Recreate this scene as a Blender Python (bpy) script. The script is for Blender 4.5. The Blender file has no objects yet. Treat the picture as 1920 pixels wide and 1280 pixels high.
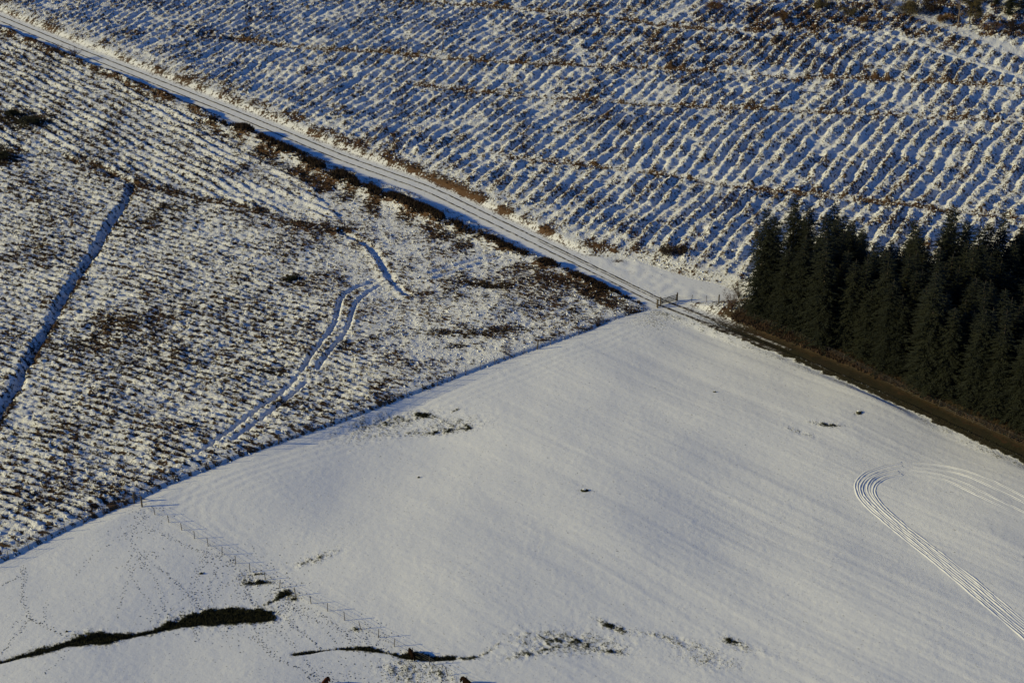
import bpy, bmesh, math, random
import numpy as np
from mathutils import Vector

# ------------------------------------------------------------------ camera, sky, sun, exposure
sc = bpy.context.scene
CAM_H, PITCH, FPX = 112.0, math.radians(26.0), 3000.0        # metres, radians, focal length in photo pixels
cd = bpy.data.cameras.new('camera'); cam = bpy.data.objects.new('camera', cd); sc.collection.objects.link(cam)
cam.location = (0, 0, CAM_H); cam.rotation_euler = (math.pi/2 - PITCH, 0, 0)
cd.sensor_width = 36.0; cd.lens = FPX/1920.0*36.0; cd.clip_start = 1.0; cd.clip_end = 20000.0
sc.camera = cam

SUN_EL, SUN_AZ = math.radians(19.5), math.radians(8.0)       # light travels towards +X, a little away from the camera
LDIR = Vector((math.cos(SUN_AZ)*math.cos(SUN_EL), math.sin(SUN_AZ)*math.cos(SUN_EL), -math.sin(SUN_EL)))
wd = bpy.data.worlds.new('World'); sc.world = wd; wd.use_nodes = True
nt = wd.node_tree; nt.nodes.clear()
wo = nt.nodes.new('ShaderNodeOutputWorld'); bg = nt.nodes.new('ShaderNodeBackground'); sky = nt.nodes.new('ShaderNodeTexSky')
sky.sky_type = 'NISHITA'; sky.sun_disc = False; sky.sun_elevation = SUN_EL
sky.sun_rotation = math.atan2(-LDIR.x, -LDIR.y)              # clockwise from +Y
sky.altitude = 300; sky.air_density = 1.0; sky.dust_density = 0.3; sky.ozone_density = 6.0
bg.inputs[1].default_value = 0.092
wb = nt.nodes.new('ShaderNodeMix'); wb.data_type = 'RGBA'; wb.blend_type = 'MULTIPLY'; wb.inputs[0].default_value = 1.0; wb.inputs[7].default_value = (.49, .76, 1.08, 1)   # the camera's daylight white balance
nt.links.new(sky.outputs[0], wb.inputs[6]); nt.links.new(wb.outputs[2], bg.inputs[0]); nt.links.new(bg.outputs[0], wo.inputs[0])
sl = bpy.data.lights.new('sun', 'SUN'); sl.energy = 4.1; sl.angle = math.radians(0.6); sl.color = (1.0, 0.87, 0.43)
so = bpy.data.objects.new('sun', sl); sc.collection.objects.link(so)
so.rotation_euler = LDIR.to_track_quat('-Z', 'Y').to_euler(); so.location = (-200, 150, 150)
sc.view_settings.view_transform = 'Standard'; sc.view_settings.look = 'None'
sc.view_settings.exposure = -0.10; sc.view_settings.gamma = 1.0; sc.view_settings.use_curve_mapping = False

COL = sc.collection
random.seed(7); RNG = np.random.default_rng(7)

# ------------------------------------------------------------------ maths helpers
def rise(Y):
    s = np.logaddexp(0, (Y-255.0)/15.0)*15.0
    return 40.0*np.tanh(0.14*s/40.0)

def W(px, py):
    """ground point under a photo pixel, on the smooth lie of the land"""
    u = (px-960.0)/FPX; v = (640.0-py)/FPX
    r = np.array([u, math.cos(PITCH)+v*math.sin(PITCH), -math.sin(PITCH)+v*math.cos(PITCH)])
    a, b = 50.0, 3000.0
    for _ in range(45):
        m = (a+b)/2
        if CAM_H+r[2]*m > rise(r[1]*m): a = m
        else: b = m
    return (r[0]*a, r[1]*a)

def PL(*pts): return np.array([W(*p) for p in pts])

def sstep(a, b, x):
    t = np.clip((x-a)/(b-a), 0, 1); return t*t*(3-2*t)

_perm = RNG.permutation(4096)
_ga = RNG.uniform(0, 2*np.pi, 4096); _gx = np.cos(_ga).astype(np.float32); _gy = np.sin(_ga).astype(np.float32)
def perlin(x, y, seed=0):
    xi = np.floor(x).astype(np.int64); yi = np.floor(y).astype(np.int64)
    xf = (x-xi).astype(np.float32); yf = (y-yi).astype(np.float32)
    def g(ix, iy, dx, dy):
        h = _perm[(_perm[(ix+seed*57) & 4095]+iy+seed*131) & 4095]
        return _gx[h]*dx+_gy[h]*dy
    u = xf*xf*xf*(xf*(xf*6-15)+10); v = yf*yf*yf*(yf*(yf*6-15)+10)
    a = g(xi, yi, xf, yf); b = g(xi+1, yi, xf-1, yf); c = g(xi, yi+1, xf, yf-1); d = g(xi+1, yi+1, xf-1, yf-1)
    return ((a+(b-a)*u)+((c+(d-c)*u)-(a+(b-a)*u))*v)*1.5      # about -1..1

def pdist(X, Y, poly, maxd=30.0):
    """distance, signed side (+ = left of travel) and arc length to a polyline; far points keep maxd"""
    D = np.full(X.shape, maxd, np.float32); S = np.zeros(X.shape, np.float32); T = np.zeros(X.shape, np.float32)
    m = (X > poly[:, 0].min()-maxd) & (X < poly[:, 0].max()+maxd) & (Y > poly[:, 1].min()-maxd) & (Y < poly[:, 1].max()+maxd)
    if not m.any(): return D, S, T
    x = X[m]; y = Y[m]; d2 = np.full(x.shape, maxd*maxd); s = np.zeros(x.shape); tt = np.zeros(x.shape); acc = 0.0
    for (ax, ay), (bx, by) in zip(poly[:-1], poly[1:]):
        vx, vy = bx-ax, by-ay; L2 = vx*vx+vy*vy+1e-9; L = math.sqrt(L2)
        t = np.clip(((x-ax)*vx+(y-ay)*vy)/L2, 0, 1)
        ex = x-ax-t*vx; ey = y-ay-t*vy; q = ex*ex+ey*ey
        k = q < d2
        d2 = np.where(k, q, d2); s = np.where(k, np.sign(vx*ey-vy*ex), s); tt = np.where(k, acc+t*L, tt); acc += L
    D[m] = np.sqrt(d2); S[m] = s; T[m] = tt
    return D, S, T

def inpoly(X, Y, poly):
    r = np.zeros(X.shape, bool); n = len(poly)
    for i in range(n):
        ax, ay = poly[i]; bx, by = poly[(i+1) % n]
        if ay == by: continue
        c = ((ay > Y) != (by > Y)) & (X < (bx-ax)*(Y-ay)/(by-ay)+ax)
        r ^= c
    return r

def resample(poly, step):
    seg = np.hypot(*np.diff(poly, axis=0).T); s = np.concatenate([[0], np.cumsum(seg)]); n = max(2, int(s[-1]/step)+1)
    q = np.linspace(0, s[-1], n)
    return np.stack([np.interp(q, s, poly[:, 0]), np.interp(q, s, poly[:, 1])], 1)

def smooth(poly, step=1.0, it=12):
    p = resample(poly, step)
    for _ in range(it): p[1:-1] = 0.25*p[:-2]+0.5*p[1:-1]+0.25*p[2:]
    return p

# ------------------------------------------------------------------ the plan of the place (photo pixels put onto the ground)
TRACK_L = [(-260, -72), (-120, -15), (0, 35), (134, 91), (336, 171), (487, 232), (640, 296), (808, 356), (976, 438), (1070, 484), (1160, 528), (1211, 554), (1241, 568)]
TRACK_R = [(1241, 568), (1275, 580), (1333, 604), (1397, 628), (1549, 689), (1683, 746), (1784, 793), (1918, 855), (2120, 950), (2400, 1090)]
TL = smooth(PL(*TRACK_L), 2.0, 6); TR = smooth(PL(*TRACK_R), 2.0, 6); TRK = np.vstack([TL, TR[1:]])
FENCE_D = PL((1233, 577), (1187, 588), (1141, 603), (1103, 621), (1003, 656), (944, 677), (857, 709), (731, 757), (640, 792), (487, 844), (424, 868), (308, 913), (252, 942), (201, 962), (126, 995), (25, 1045), (-60, 1082), (-250, 1170))
FENCE_P = PL((266, 952), (299, 969), (349, 997), (400, 1027), (453, 1057), (507, 1087), (559, 1115), (614, 1142), (670, 1173), (726, 1201), (784, 1230), (843, 1263), (900, 1292), (980, 1335), (1080, 1392))
FENCE_W = PL((1388, 596), (1404, 605), (1468, 629), (1582, 681), (1710, 741), (1824, 793), (1918, 834), (2060, 900), (2180, 956))
FENCE_G = PL((1268, 568), (1288, 566), (1320, 567), (1336, 569), (1362, 582), (1388, 596))
MOOR = np.vstack([TL, FENCE_D])
PAST = np.vstack([FENCE_D[::-1], TR, PL((2400, 1500), (-250, 1500))])
GRAZ = np.vstack([FENCE_P, PL((1080, 1500), (-250, 1500)), FENCE_D[::-1][:6]])
TURN = PL((1075, 478), (1130, 482), (1200, 490), (1250, 506), (1300, 522), (1350, 532), (1385, 548), (1385, 562), (1330, 566), (1268, 567), (1243, 566), (1160, 526))
WOOD = PL((1400, 600), (1468, 624), (1582, 676), (1710, 736), (1824, 788), (1918, 828), (2060, 893), (2180, 949), (2290, 700), (2280, 600), (2150, 560), (2000, 545), (1890, 560), (1850, 588), (1790, 578), (1700, 592), (1640, 586), (1600, 560), (1500, 556), (1440, 568))
DRAINS = [smooth(PL((640, 4), (800, 10), (960, 25), (1130, 40), (1300, 62), (1420, 66)), 2, 4),
          smooth(PL((430, 80), (560, 98), (700, 105), (820, 118), (1000, 128), (1140, 132), (1300, 140), (1500, 152), (1700, 160), (1960, 172)), 2, 4),
          smooth(PL((770, 165), (900, 182), (1100, 195), (1250, 206), (1400, 212), (1560, 220), (1740, 228), (1960, 240)), 2, 4),
          smooth(PL((960, 305), (1090, 318), (1200, 330), (1300, 345), (1440, 368), (1560, 380), (1750, 400), (1960, 425)), 2, 4)]
TOPTRACK = smooth(PL((1600, -40), (1660, 5), (1740, 42), (1820, 72), (1930, 112), (2060, 160)), 2, 4)
TOPBERM = smooth(PL((1690, 78), (1760, 105), (1840, 130), (1940, 160)), 2, 4)
DITCH = smooth(PL((250, 352), (236, 380), (205, 430), (170, 490), (135, 540), (110, 580), (80, 640), (45, 700), (20, 750), (-20, 815), (-80, 900)), 1.5, 6)
DITCH2 = smooth(PL((640, 440), (690, 462), (712, 490), (730, 525), (765, 558)), 1.0, 6)
DITCH3 = smooth(PL((250, 352), (215, 335), (180, 318), (120, 300), (60, 290), (-30, 280)), 1.5, 6)
RUTS_M = [smooth(PL(*p), 0.8, 8) for p in (
    [(705, 530), (668, 542), (640, 562), (634, 590), (630, 612), (608, 640), (588, 668), (566, 700)],
    [(712, 538), (682, 558), (664, 578), (658, 605), (646, 634), (622, 660), (594, 698)],
    [(556, 712), (530, 742), (470, 782), (420, 822), (370, 856)], [(575, 720), (545, 750), (490, 790), (440, 826)],
    [(945, 476), (890, 490), (850, 502), (806, 516)], [(955, 480), (900, 497), (860, 511), (815, 526)])]
BANK = smooth(PL((398, 238), (440, 248), (470, 262), (560, 305), (640, 345), (700, 370), (800, 410), (850, 430), (930, 464), (1000, 492), (1080, 521), (1150, 549), (1196, 566)), 1.5, 4)
BANK2 = smooth(PL((-60, 34), (20, 66), (90, 96), (140, 117), (200, 142), (260, 166), (336, 196), (392, 224)), 1.5, 4)
MOORLINE = smooth(PL((250, 352), (330, 368), (400, 384), (470, 400), (520, 412), (570, 430), (640, 440)), 1.5, 4)
VERGE_U = smooth(PL((560, 228), (640, 262), (720, 300), (800, 335), (900, 378), (1000, 425), (1080, 462), (1160, 476), (1250, 478), (1300, 478)), 1.5, 4)
RUT_CURVES = []
# patches: (px, py, half length m, half width m, tilt deg, strength)
GREEN_P = [(475, 1071, 1.5, .4, 10, .9), (481, 1086, 2.0, .6, 5, 1.2), (462, 1080, 1.0, .4, 0, .7), (533, 1106, 1.0, .8, 30, 1.2), (549, 1116, .7, .7, 0, 1.1), (510, 1120, 1.6, .45, 40, .95),
           (668, 1176, .9, .4, 0, 1.0), (425, 1152, 4.3, 1.5, 8, 2.2), (458, 1150, 3.0, 1.0, -8, 2.2), (380, 1160, 3.0, .8, 14, 1.9), (175, 1203, 2.2, 1.2, 0, 1.7), (195, 1200, 1.6, .8, 0, 1.4),
           (855, 764, .9, .4, 45, .8), (880, 798, .5, .5, 0, .6), (800, 772, 2.2, .6, -20, .62), (850, 790, 4.0, 2.0, 10, .52), (815, 802, 4.5, 1.0, 5, .60), (745, 778, 6, 1.6, 20, .5), (700, 800, 6, 3, 30, .36),
           (1558, 804, 1.4, .6, -10, .68), (1535, 800, 1.6, .5, -20, .55), (1609, 782, .5, .5, 0, 1.1), (1500, 815, 2.4, .6, -35, .45), (1097, 924, .8, .3, 0, .7),
           (1140, 1165, 2.0, .6, -35, .55), (1155, 1172, 1.8, .5, -30, .52), (1230, 1182, 2.6, .5, -18, .5), (1150, 1213, 2.0, .5, -10, .52), (1100, 1200, 4.5, 2.0, 0, .48), (1020, 1195, 4.0, 1.8, 0, .46),
           (1370, 1193, 1.1, .6, -20, .62), (1390, 1205, 2.5, .8, -35, .5), (1330, 1230, 3.5, 1.5, -20, .42), (985, 1222, 3, .8, 20, .5), (870, 1229, 1.5, .4, 0, .7), (895, 1225, 1.0, .3, 20, .7), (915, 1216, .9, .3, 45, .65), (930, 1206, .8, .3, 45, .55), (1290, 1200, 3, 1.0, -20, .4),
           (788, 1225, 1.8, .6, -15, 1.4), (830, 1260, 2.5, 1.2, -45, .45), (750, 1248, 2.5, 1.5, 0, .46), (770, 1270, 2.0, 1.5, 0, .46), (600, 1040, 3, 1, 30, .36), (570, 1050, 2, .7, 30, .33)]
BROOK = [(smooth(PL((-80, 1270), (0, 1248), (60, 1232), (130, 1213), (200, 1200), (270, 1190), (330, 1168), (380, 1155)), .7, 3), .6),
         (smooth(PL((552, 1226), (600, 1219), (640, 1212), (680, 1211), (720, 1218), (760, 1228), (800, 1232), (850, 1230)), .7, 3), .36)]
BROWN_S = [(1250, 75, 20, 14, .22), (1100, 45, 16, 10, .16), (1380, 110, 22, 12, .2), (1560, 30, 22, 16, .42), (1480, 55, 12, 8, .3), (1740, 30, 16, 12, .3), (1690, 120, 14, 8, .12), (1880, 50, 16, 18, .4), (1500, 150, 5, 3, .4), (700, 270, 14, 6, .08)]
DARK_M = [(55, 235, 4.5, 3.2, .6), (20, 225, 3, 3, .5), (8, 300, 4, 4, .6), (150, 650, 5, 2.5, .28), (220, 615, 6, 3, .2), (520, 705, 2.6, 1.2, .5), (530, 762, 1.6, 1.0, .5), (545, 528, 1.6, .9, .6), (560, 540, 1.2, .6, .6), (935, 540, 3.6, 1.0, .55), (880, 535, 3, 1, .4),
          (800, 630, 4, 1.5, .25), (900, 632, 5, 1.5, .35), (960, 622, 4, 1.3, .3), (855, 652, 3, 1, .35), (700, 640, 2, 1, .2), (1190, 565, 3, 1.3, .45), (1160, 552, 4, 1.4, .45), (1100, 540, 3, 1.2, .3), (60, 830, 9, 4, .12), (300, 700, 10, 5, .1), (330, 400, 5, 4, .25), (250, 420, 6, 4, .15),
          (140, 108, 4, 2, .5), (250, 120, 6, 3, .12), (400, 560, 10, 6, .08), (850, 560, 8, 3, .12), (1010, 590, 8, 4, .1), (640, 660, 4, 2, .15)]
GREEN_W = [(W(a, b), l, w, math.radians(t), s) for a, b, l, w, t, s in GREEN_P]
BROWN_W = [(W(a, b), l, w, s) for a, b, l, w, s in BROWN_S]
DARK_W = [(W(a, b), l, w, s) for a, b, l, w, s in DARK_M]
MOUND = W(915, 590); HEADC = W(520, 950); HEADL = PL((520, 945), (900, 800), (1200, 640))
ZA = PL((-200, -20), (0, 50), (430, 240), (560, 330), (640, 420), (520, 405), (330, 362), (240, 345), (100, 295), (-200, 260))

def ell(X, Y, c, l, w, t=0.0):
    dx = X-c[0]; dy = Y-c[1]; ca, sa = math.cos(t), math.sin(t)
    return np.exp(-(((dx*ca+dy*sa)/l)**2+((-dx*sa+dy*ca)/w)**2))

def terrain(X, Y):
    """height, plant cover 0..1, warmth (0 heather .. 1 dead bracken), greenness; all in world metres"""
    X = X.astype(np.float64); Y = Y.astype(np.float64)
    P = lambda s, k, ax=1.0: perlin(X/s, Y/(s*ax), k)
    n40 = P(38, 1); n12 = P(11, 2); n4 = P(4.2, 3); n2 = P(1.9, 4); n1 = P(0.95, 5); nh = P(0.55, 6)
    z = rise(Y)
    veg = np.zeros(X.shape); warm = np.full(X.shape, .35); green = np.zeros(X.shape)
    moor = inpoly(X, Y, MOOR); past = inpoly(X, Y, PAST); wood = inpoly(X, Y, WOOD); turn = inpoly(X, Y, TURN)
    up = ~(moor | past)
    dT, sT, tT = pdist(X, Y, TRK, 40.0); dD, sD, tD = pdist(X, Y, FENCE_D, 30.0)
    dR, sR, tR = pdist(X, Y, TR, 40.0); dTn, _, _ = pdist(X, Y, TURN[np.r_[0:len(TURN), 0]], 20.0)
    sdTurn = np.where(turn, -dTn, dTn)
    dW, _, _ = pdist(X, Y, WOOD[np.r_[0:len(WOOD), 0]], 20.0); sdWood = np.where(wood, -dW, dW)
    # --- ploughed slope above the track
    wS = np.where(up, 1.0, 0.0)*sstep(3.0, 7.0, dT)*sstep(0.3, 4.0, sdTurn)*sstep(-4, 3, sdWood)
    bl = np.abs(P(1.25, 14)); bf = np.abs(P(.62, 15)); jag = P(.4, 16)
    dmin = np.full(X.shape, 20.0); shift = np.zeros(X.shape)
    for kd, dl in enumerate(DRAINS):
        d, s, t = pdist(X, Y, dl, 45.0); dmin = np.minimum(dmin, d); shift = shift+(s > 0)*(.9+.37*kd)
    wv = shift+(-.866*X+.5*Y)+.6*P(13, 11)+.45*n4+.24*n2+.08*n1+1.8*P(37, 12)
    al = (.5*X+.866*Y)
    ph = 1.12*(.288*wv+.000245*wv*wv)                               # rows a little closer towards the upper left
    cr = .5+.5*np.cos(2*np.pi*ph)
    keep = perlin(ph.round()*3.7+.5, al/9.0, 13)
    keep2 = perlin(ph.round()*5.3+.5, al/3.2, 17)
    amp = (.46+.16*sstep(0, 70, X))*np.clip(.85+.75*keep+.45*keep2+.3*n12+.15*n2, .08, 1.6)
    dTT, sTT, _ = pdist(X, Y, TOPTRACK, 12.0); dTB, _, _ = pdist(X, Y, TOPBERM, 8.0)
    damp = sstep(.5, 1.9, dmin+.4*n2)*sstep(1.5, 4.0, dTT)*sstep(.6, 2.0, dTB)
    topR = sum(s*ell(X, Y, c, l, w) for c, l, w, s in BROWN_W)
    edge = sstep(5.0, 11.0, dT)*sstep(2.0, 9.0, sdTurn)
    rid = amp*(cr**1.05)*damp*edge*(1-.6*np.clip(topR, 0, 1))
    lump = .16*n2+(.20*bl+.34*bf+.16*n1)*(.30+.9*cr)+.20*jag*(.25+.95*cr)
    z = z+wS*(rid+lump*(.55+.45*damp)+.25*n12+.5*np.exp(-(dTB/.9)**2)+.18*np.exp(-((dmin-1.4)/.7)**2))
    vs = .285+.15*cr+.16*cr*n2+.22*jag*cr+.16*n4+.14*n12+topR*(.42+.7*n4+.5*n2)
    vs = vs+.30*np.exp(-(dmin/1.1)**2)*(1+.6*n4+.5*n12+.4*n2)
    vs = vs+.22*np.exp(-((dT-4.4)/1.9)**2)*np.clip(.5+n4+.5*n12, 0, 1.4)
    vs = vs-.55*np.exp(-(dTT/2.2)**2)-.2*np.exp(-(dTB/1.2)**2)
    dVU, _, _ = pdist(X, Y, VERGE_U, 8.0)
    vs = vs+.30*np.exp(-(dVU/1.0)**2)*np.clip(.7+1.2*n4, 0, 1.5)
    warmS = .45+.4*n4+.2*n12+.5*np.exp(-(dmin/1.6)**2)+.8*np.clip(topR, 0, .6)+.4*np.exp(-(dVU/1.2)**2)
    veg = np.where(up, vs, veg); warm = np.where(up, warmS, warm)
    # --- verge bank on the upper side of the track
    z = z+np.where(up, .75*sstep(2.0, 4.4, dT)*sstep(0, 3.0, sdTurn+.0)*(sdWood > -3), 0)+np.where(up & (dT < 8), .10*n2*sstep(2.5, 4, dT), 0)
    # --- moor below the track
    wM = np.where(moor, 1.0, 0.0)*sstep(2.6, 5.0, dT)*sstep(.5, 3.0, dD)
    za = inpoly(X, Y, ZA)
    c = W(690, 620); zc = sstep(-14, 10, (X-c[0])+.45*(Y-c[1])+4*n12)         # grassy part towards the gate
    dDi, sDi, tDi = pdist(X, Y, DITCH, 12.0); dD2, sD2, _ = pdist(X, Y, DITCH2, 8.0); dD3, _, _ = pdist(X, Y, DITCH3, 8.0)
    wb = (math.sin(math.radians(28))*X+math.cos(math.radians(28))*Y)+.5*P(9, 21)+.25*n4
    wa = (math.sin(math.radians(43))*X+math.cos(math.radians(43))*Y)+.5*P(9, 22)+.25*n4
    cb = np.where(za, .5+.5*np.cos(2*np.pi*wa/2.1), .5+.5*np.cos(2*np.pi*wb/1.55))
    fa = np.where(za, .46, .30*(1-zc))*np.clip(.8+.8*perlin(wb*.2, (X-Y)/12.0, 23), .2, 1.5)
    tha = np.where(za, math.radians(43), math.radians(28)); ca_, sa_ = np.cos(tha), np.sin(tha)
    u_ = ca_*X-sa_*Y+.4*n4; v_ = sa_*X+ca_*Y+.4*n2
    b1 = np.abs(perlin(u_/2.6, v_/.85, 25)); b2 = np.abs(perlin(u_/1.1, v_/.45, 26)); b3 = perlin(u_/.9, v_/.33, 27)
    tus = (.14*n2+.09*n1+.36*b1+.26*b2+.14*b3)*(1-.35*zc)
    anis = 2.2*(.24-b1)+.5*b3
    bed = fa*cb+tus+.10*anis*(1-.6*zc)+.3*n12
    dmin2 = np.full(X.shape, 8.0)
    for r in RUTS_M:
        d, s, t = pdist(X, Y, r, 4.0); dmin2 = np.minimum(dmin2, d)
    dBk, sBk, tBk = pdist(X, Y, BANK, 10.0); dB2, _, _ = pdist(X, Y, BANK2, 8.0)
    flat = sstep(.2, .55, dmin2)*(.35+.65*sstep(.3, 1.0, dDi))*sstep(.3, 1.0, dD2)
    m = bed*(.32+.68*flat)-.36*(1-sstep(.06, .42, dmin2+.22*n1))+.03*np.exp(-((dmin2-.8)/.3)**2)
    m = m-.85*(1-sstep(.1, 1.15, dDi+.4*n2+.3*n1+.45*n4))+.08*np.exp(-((dDi-1.6)/.7)**2)*(sDi < 0)-.32*(1-sstep(.1, 1.1, dD2+.35*n2+.25*n1))+.25*np.exp(-((dD2-1.0)/.6)**2)*(sD2 < 0)-.45*(1-sstep(.2, 1.2, dD3+.3*n2))
    bk = np.exp(-(dBk/1.6)**2)*np.clip(.75+.5*n4, .2, 1.2)
    m = m+1.5*bk*(1-.7*sstep(50, 95, tBk))+.95*np.exp(-(dB2/1.5)**2)*np.clip(.8+.5*n4, .3, 1.2)+1.0*ell(X, Y, MOUND, 6.0, 4.5, .4)
    m = m+.12*np.exp(-((dD-1.5)/1.4)**2)
    z = z+wM*m+np.where(moor, .40*sstep(.0, .6, dD)*sstep(2.5, 4.5, dT), 0)
    vm = .352+.22*anis*(1-.7*zc)+.12*n2-.34*(cb-.5)*(1-zc)+.13*n12+.09*P(24, 28)+.10*n4-.02*zc
    vm = vm+sum(s*ell(X, Y, c_, l, w) for c_, l, w, s in DARK_W)
    gb = sstep(75, 110, tBk); vm = vm+.55*np.exp(-(dBk/(1.15-.35*gb))**2)*np.clip(.75+1.1*n4+.6*n2-.35*gb, 0, 1.3)+.30*np.exp(-((dBk*np.where(sBk < 0, 1, 9)-3.2)/3.0)**2)*np.clip(.6+1.1*n4, 0, 1.4)+.45*np.exp(-(dB2/2.0)**2)*np.clip(.6+n4, 0, 1.3)
    dML, _, _ = pdist(X, Y, MOORLINE, 8.0)
    vm = vm+.45*np.exp(-(dML/1.2)**2)*np.clip(.75+.8*n4+.5*n2, 0, 1.2)
    vm = vm-.10*(1-sstep(.3, 1.2, dDi))+.55*np.exp(-((dDi-.75)/.5)**2)*np.where(sDi > 0, 1.0, .1)*np.clip(.8+.8*n4+.5*n2, 0, 1.4)-.35*(1-sstep(.2, .75, dmin2))
    vm = vm+.22*np.exp(-((dD2-.7)/.5)**2)*np.where(sD2 < 0, .3, 1)*np.clip(.6+n2, 0, 1.4)-.2*(1-sstep(.3, 1.0, dD2))+.10*np.exp(-((dD-1.0)/1.2)**2)*n4+.3*np.exp(-(dD3/1.0)**2)*np.clip(.4+n4, 0, 1)
    warmM = .38+.45*n4+.3*n12+.35*zc*np.clip(.5+n12, 0, 1)+.35*np.exp(-(dML/1.5)**2)+.45*np.exp(-(dB2/2.2)**2)+.15*np.exp(-(dBk/3)**2)*(1+2*n4)
    veg = np.where(moor, vm*sstep(2.2, 3.6, dT+.5*n2), veg); warm = np.where(moor, warmM, warm)
    green = np.where(moor, np.clip(sum(s*ell(X, Y, c_, l, w) for c_, l, w, s in DARK_W), 0, .7), green)
    # --- pasture
    wP = np.where(past, 1.0, 0.0)*sstep(0.0, 2.5, dD)*sstep(1.6, 4.0, dR)
    wf = (math.sin(math.radians(46))*X+math.cos(math.radians(46))*Y); af = (math.cos(math.radians(46))*X-math.sin(math.radians(46))*Y)
    far = 1-ell(X, Y, HEADC, 26, 20)
    stri = .016*perlin(wf/.42, af/30, 31)+.022*perlin(wf/1.1, af/50, 32)+.045*perlin(wf/3.2, af/50, 33)+.11*perlin(wf/8.0, af/60, 34)
    gr = inpoly(X, Y, GRAZ)
    stri = stri*np.where(gr, .35, 1.0)*(.35+.65*far)
    hd, _, _ = pdist(X, Y, HEADL, 60.0)
    head = .007*np.cos(2*np.pi*(hd+.5*n12)/1.55)*ell(X, Y, W(400, 935), 11, 14)*np.where(gr, 0, 1)
    along = .016*np.cos(2*np.pi*(dD+.25*n4)/1.5)*np.exp(-((dD-4)/4.0)**2)*np.where(gr, 0, 1)
    rt = sstep(-20, 45, X); pz = stri*(.45+.5*rt)+head+along+1.0*n40+.34*P(18, 35)+.012*n1+.012*nh*(1+n4)+.03*n4
    gv = sum(s*ell(X, Y, c_, l, w, t) for c_, l, w, t, s in GREEN_W)
    bv = np.zeros(X.shape)
    for bl, bw in BROOK:
        d, s, t = pdist(X, Y, bl, 6.0); e = np.exp(-(d/(bw*np.clip(.85+.8*n4+.5*n2, .15, 1.5)))**2)
        bv = np.maximum(bv, e)
    pz = pz-.18*np.clip(bv+.5*np.clip(gv, 0, 1), 0, 1)+np.clip(gv, 0, .6)*(.10*n1+.08*nh)
    z = z+wP*pz
    vp = gv*(.80+.45*n1+.35*n2+.3*nh)+1.15*bv*(.9+.4*n1)+.10*np.exp(-(dD/3)**2)*n2
    dGate = np.hypot(X-W(1225, 600)[0], Y-W(1225, 600)[1]); vp = vp+.33*np.exp(-(dGate/3.5)**2)
    edgeR = np.exp(-((dR-2.7)/.9)**2)
    vp = vp+.35*edgeR*(.7+n2)
    veg = np.where(past, vp, veg); green = np.where(past, 1.0, green); warm = np.where(past, .1+.35*np.clip(-n2, 0, 1), warm)
    # --- lane along the wood: bare and muddy, bracken verge; needle floor under the trees
    lane = (1-sstep(1.15, 2.0, dR+.55*n2+.4*n1+.3*n4))*sstep(2, 16, tR)
    veg = np.maximum(veg, lane*1.1*(1-.42*np.exp(-(dR/.5)**2)*np.clip(.6+1.2*n12, 0, 1.3))); green = np.where(lane > .3, .55+.3*n4, green); warm = np.where(lane > .3, .12+.15*n4, warm)
    dFW, sFW, _ = pdist(X, Y, FENCE_W, 9.0)
    vb = up & (dR < 9) & (tR > 10) & ~wood & ~turn
    veg = np.where(vb, np.maximum(veg, .45+.75*sstep(8, 22, tR)+.15*n2), veg)
    warm = np.where(vb & (dR > 1.8), .28+.3*n4, warm); green = np.where(vb & (dR > 1.8), .35, green)
    veg = np.where(wood, 1.3-1.2*sstep(1.5, 0, dW)*0, veg); warm = np.where(wood, .2, warm); green = np.where(wood, .15, green)
    vt = .04+.25*sstep(1.5, 0, dTn)*np.clip(.4+n4, 0, 1)
    veg = np.where(turn, vt, veg)
    tp = ell(X, Y, W(1160, 489), 1.1, .8)+.5*ell(X, Y, W(1185, 512), 1.0, .4)
    veg = np.where(turn, veg+.8*tp, veg)
    z = z+np.where(turn, .02*n4+.01*nh, 0)
    # track bed
    tb = (dT < 2.1+.4*n2) & (tR < 4)
    veg = np.where(tb, .04+.05*n4, veg)
    z = z+np.where(dT < 3.2, .012*nh+.02*n2, 0)
    rough = np.where(moor | (up & ~turn), sstep(2.4, 4, dT), .13+np.clip(veg, 0, .8)*np.where(past, 1, 0))
    return z, veg, warm, green, dict(rough=rough, moor=moor, past=past, graz=gr & past, wood=wood, turn=turn, up=up, dT=dT, dR=dR, tR=tR, dBk=dBk, sBk=sBk)

def zat(x, y):
    r = terrain(np.array([x], float), np.array([y], float)); return float(r[0][0])
def zarr(p): return terrain(p[:, 0], p[:, 1])[0]

# ------------------------------------------------------------------ materials
def mat(name):
    m = bpy.data.materials.new(name); m.use_nodes = True; t = m.node_tree; b = t.nodes['Principled BSDF']
    b.inputs['Specular IOR Level'].default_value = .25; return m, t, b
def node(t, typ, **kw):
    n = t.nodes.new(typ)
    for k, v in kw.items(): setattr(n, k, v)
    return n
def math_(t, op, a, b=None, c=None, clamp=False):
    n = t.nodes.new('ShaderNodeMath'); n.operation = op; n.use_clamp = clamp
    for i, v in enumerate((a, b, c)):
        if v is None: continue
        if isinstance(v, (int, float)): n.inputs[i].default_value = v
        else: t.links.new(v, n.inputs[i])
    return n.outputs[0]
def mixc(t, f, a, b):
    n = t.nodes.new('ShaderNodeMix'); n.data_type = 'RGBA'
    for i, v in ((0, f), (6, a), (7, b)):
        if isinstance(v, (int, float)): n.inputs[i].default_value = v
        elif isinstance(v, tuple): n.inputs[i].default_value = (*v, 1)
        else: t.links.new(v, n.inputs[i])
    return n.outputs[2]
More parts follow.
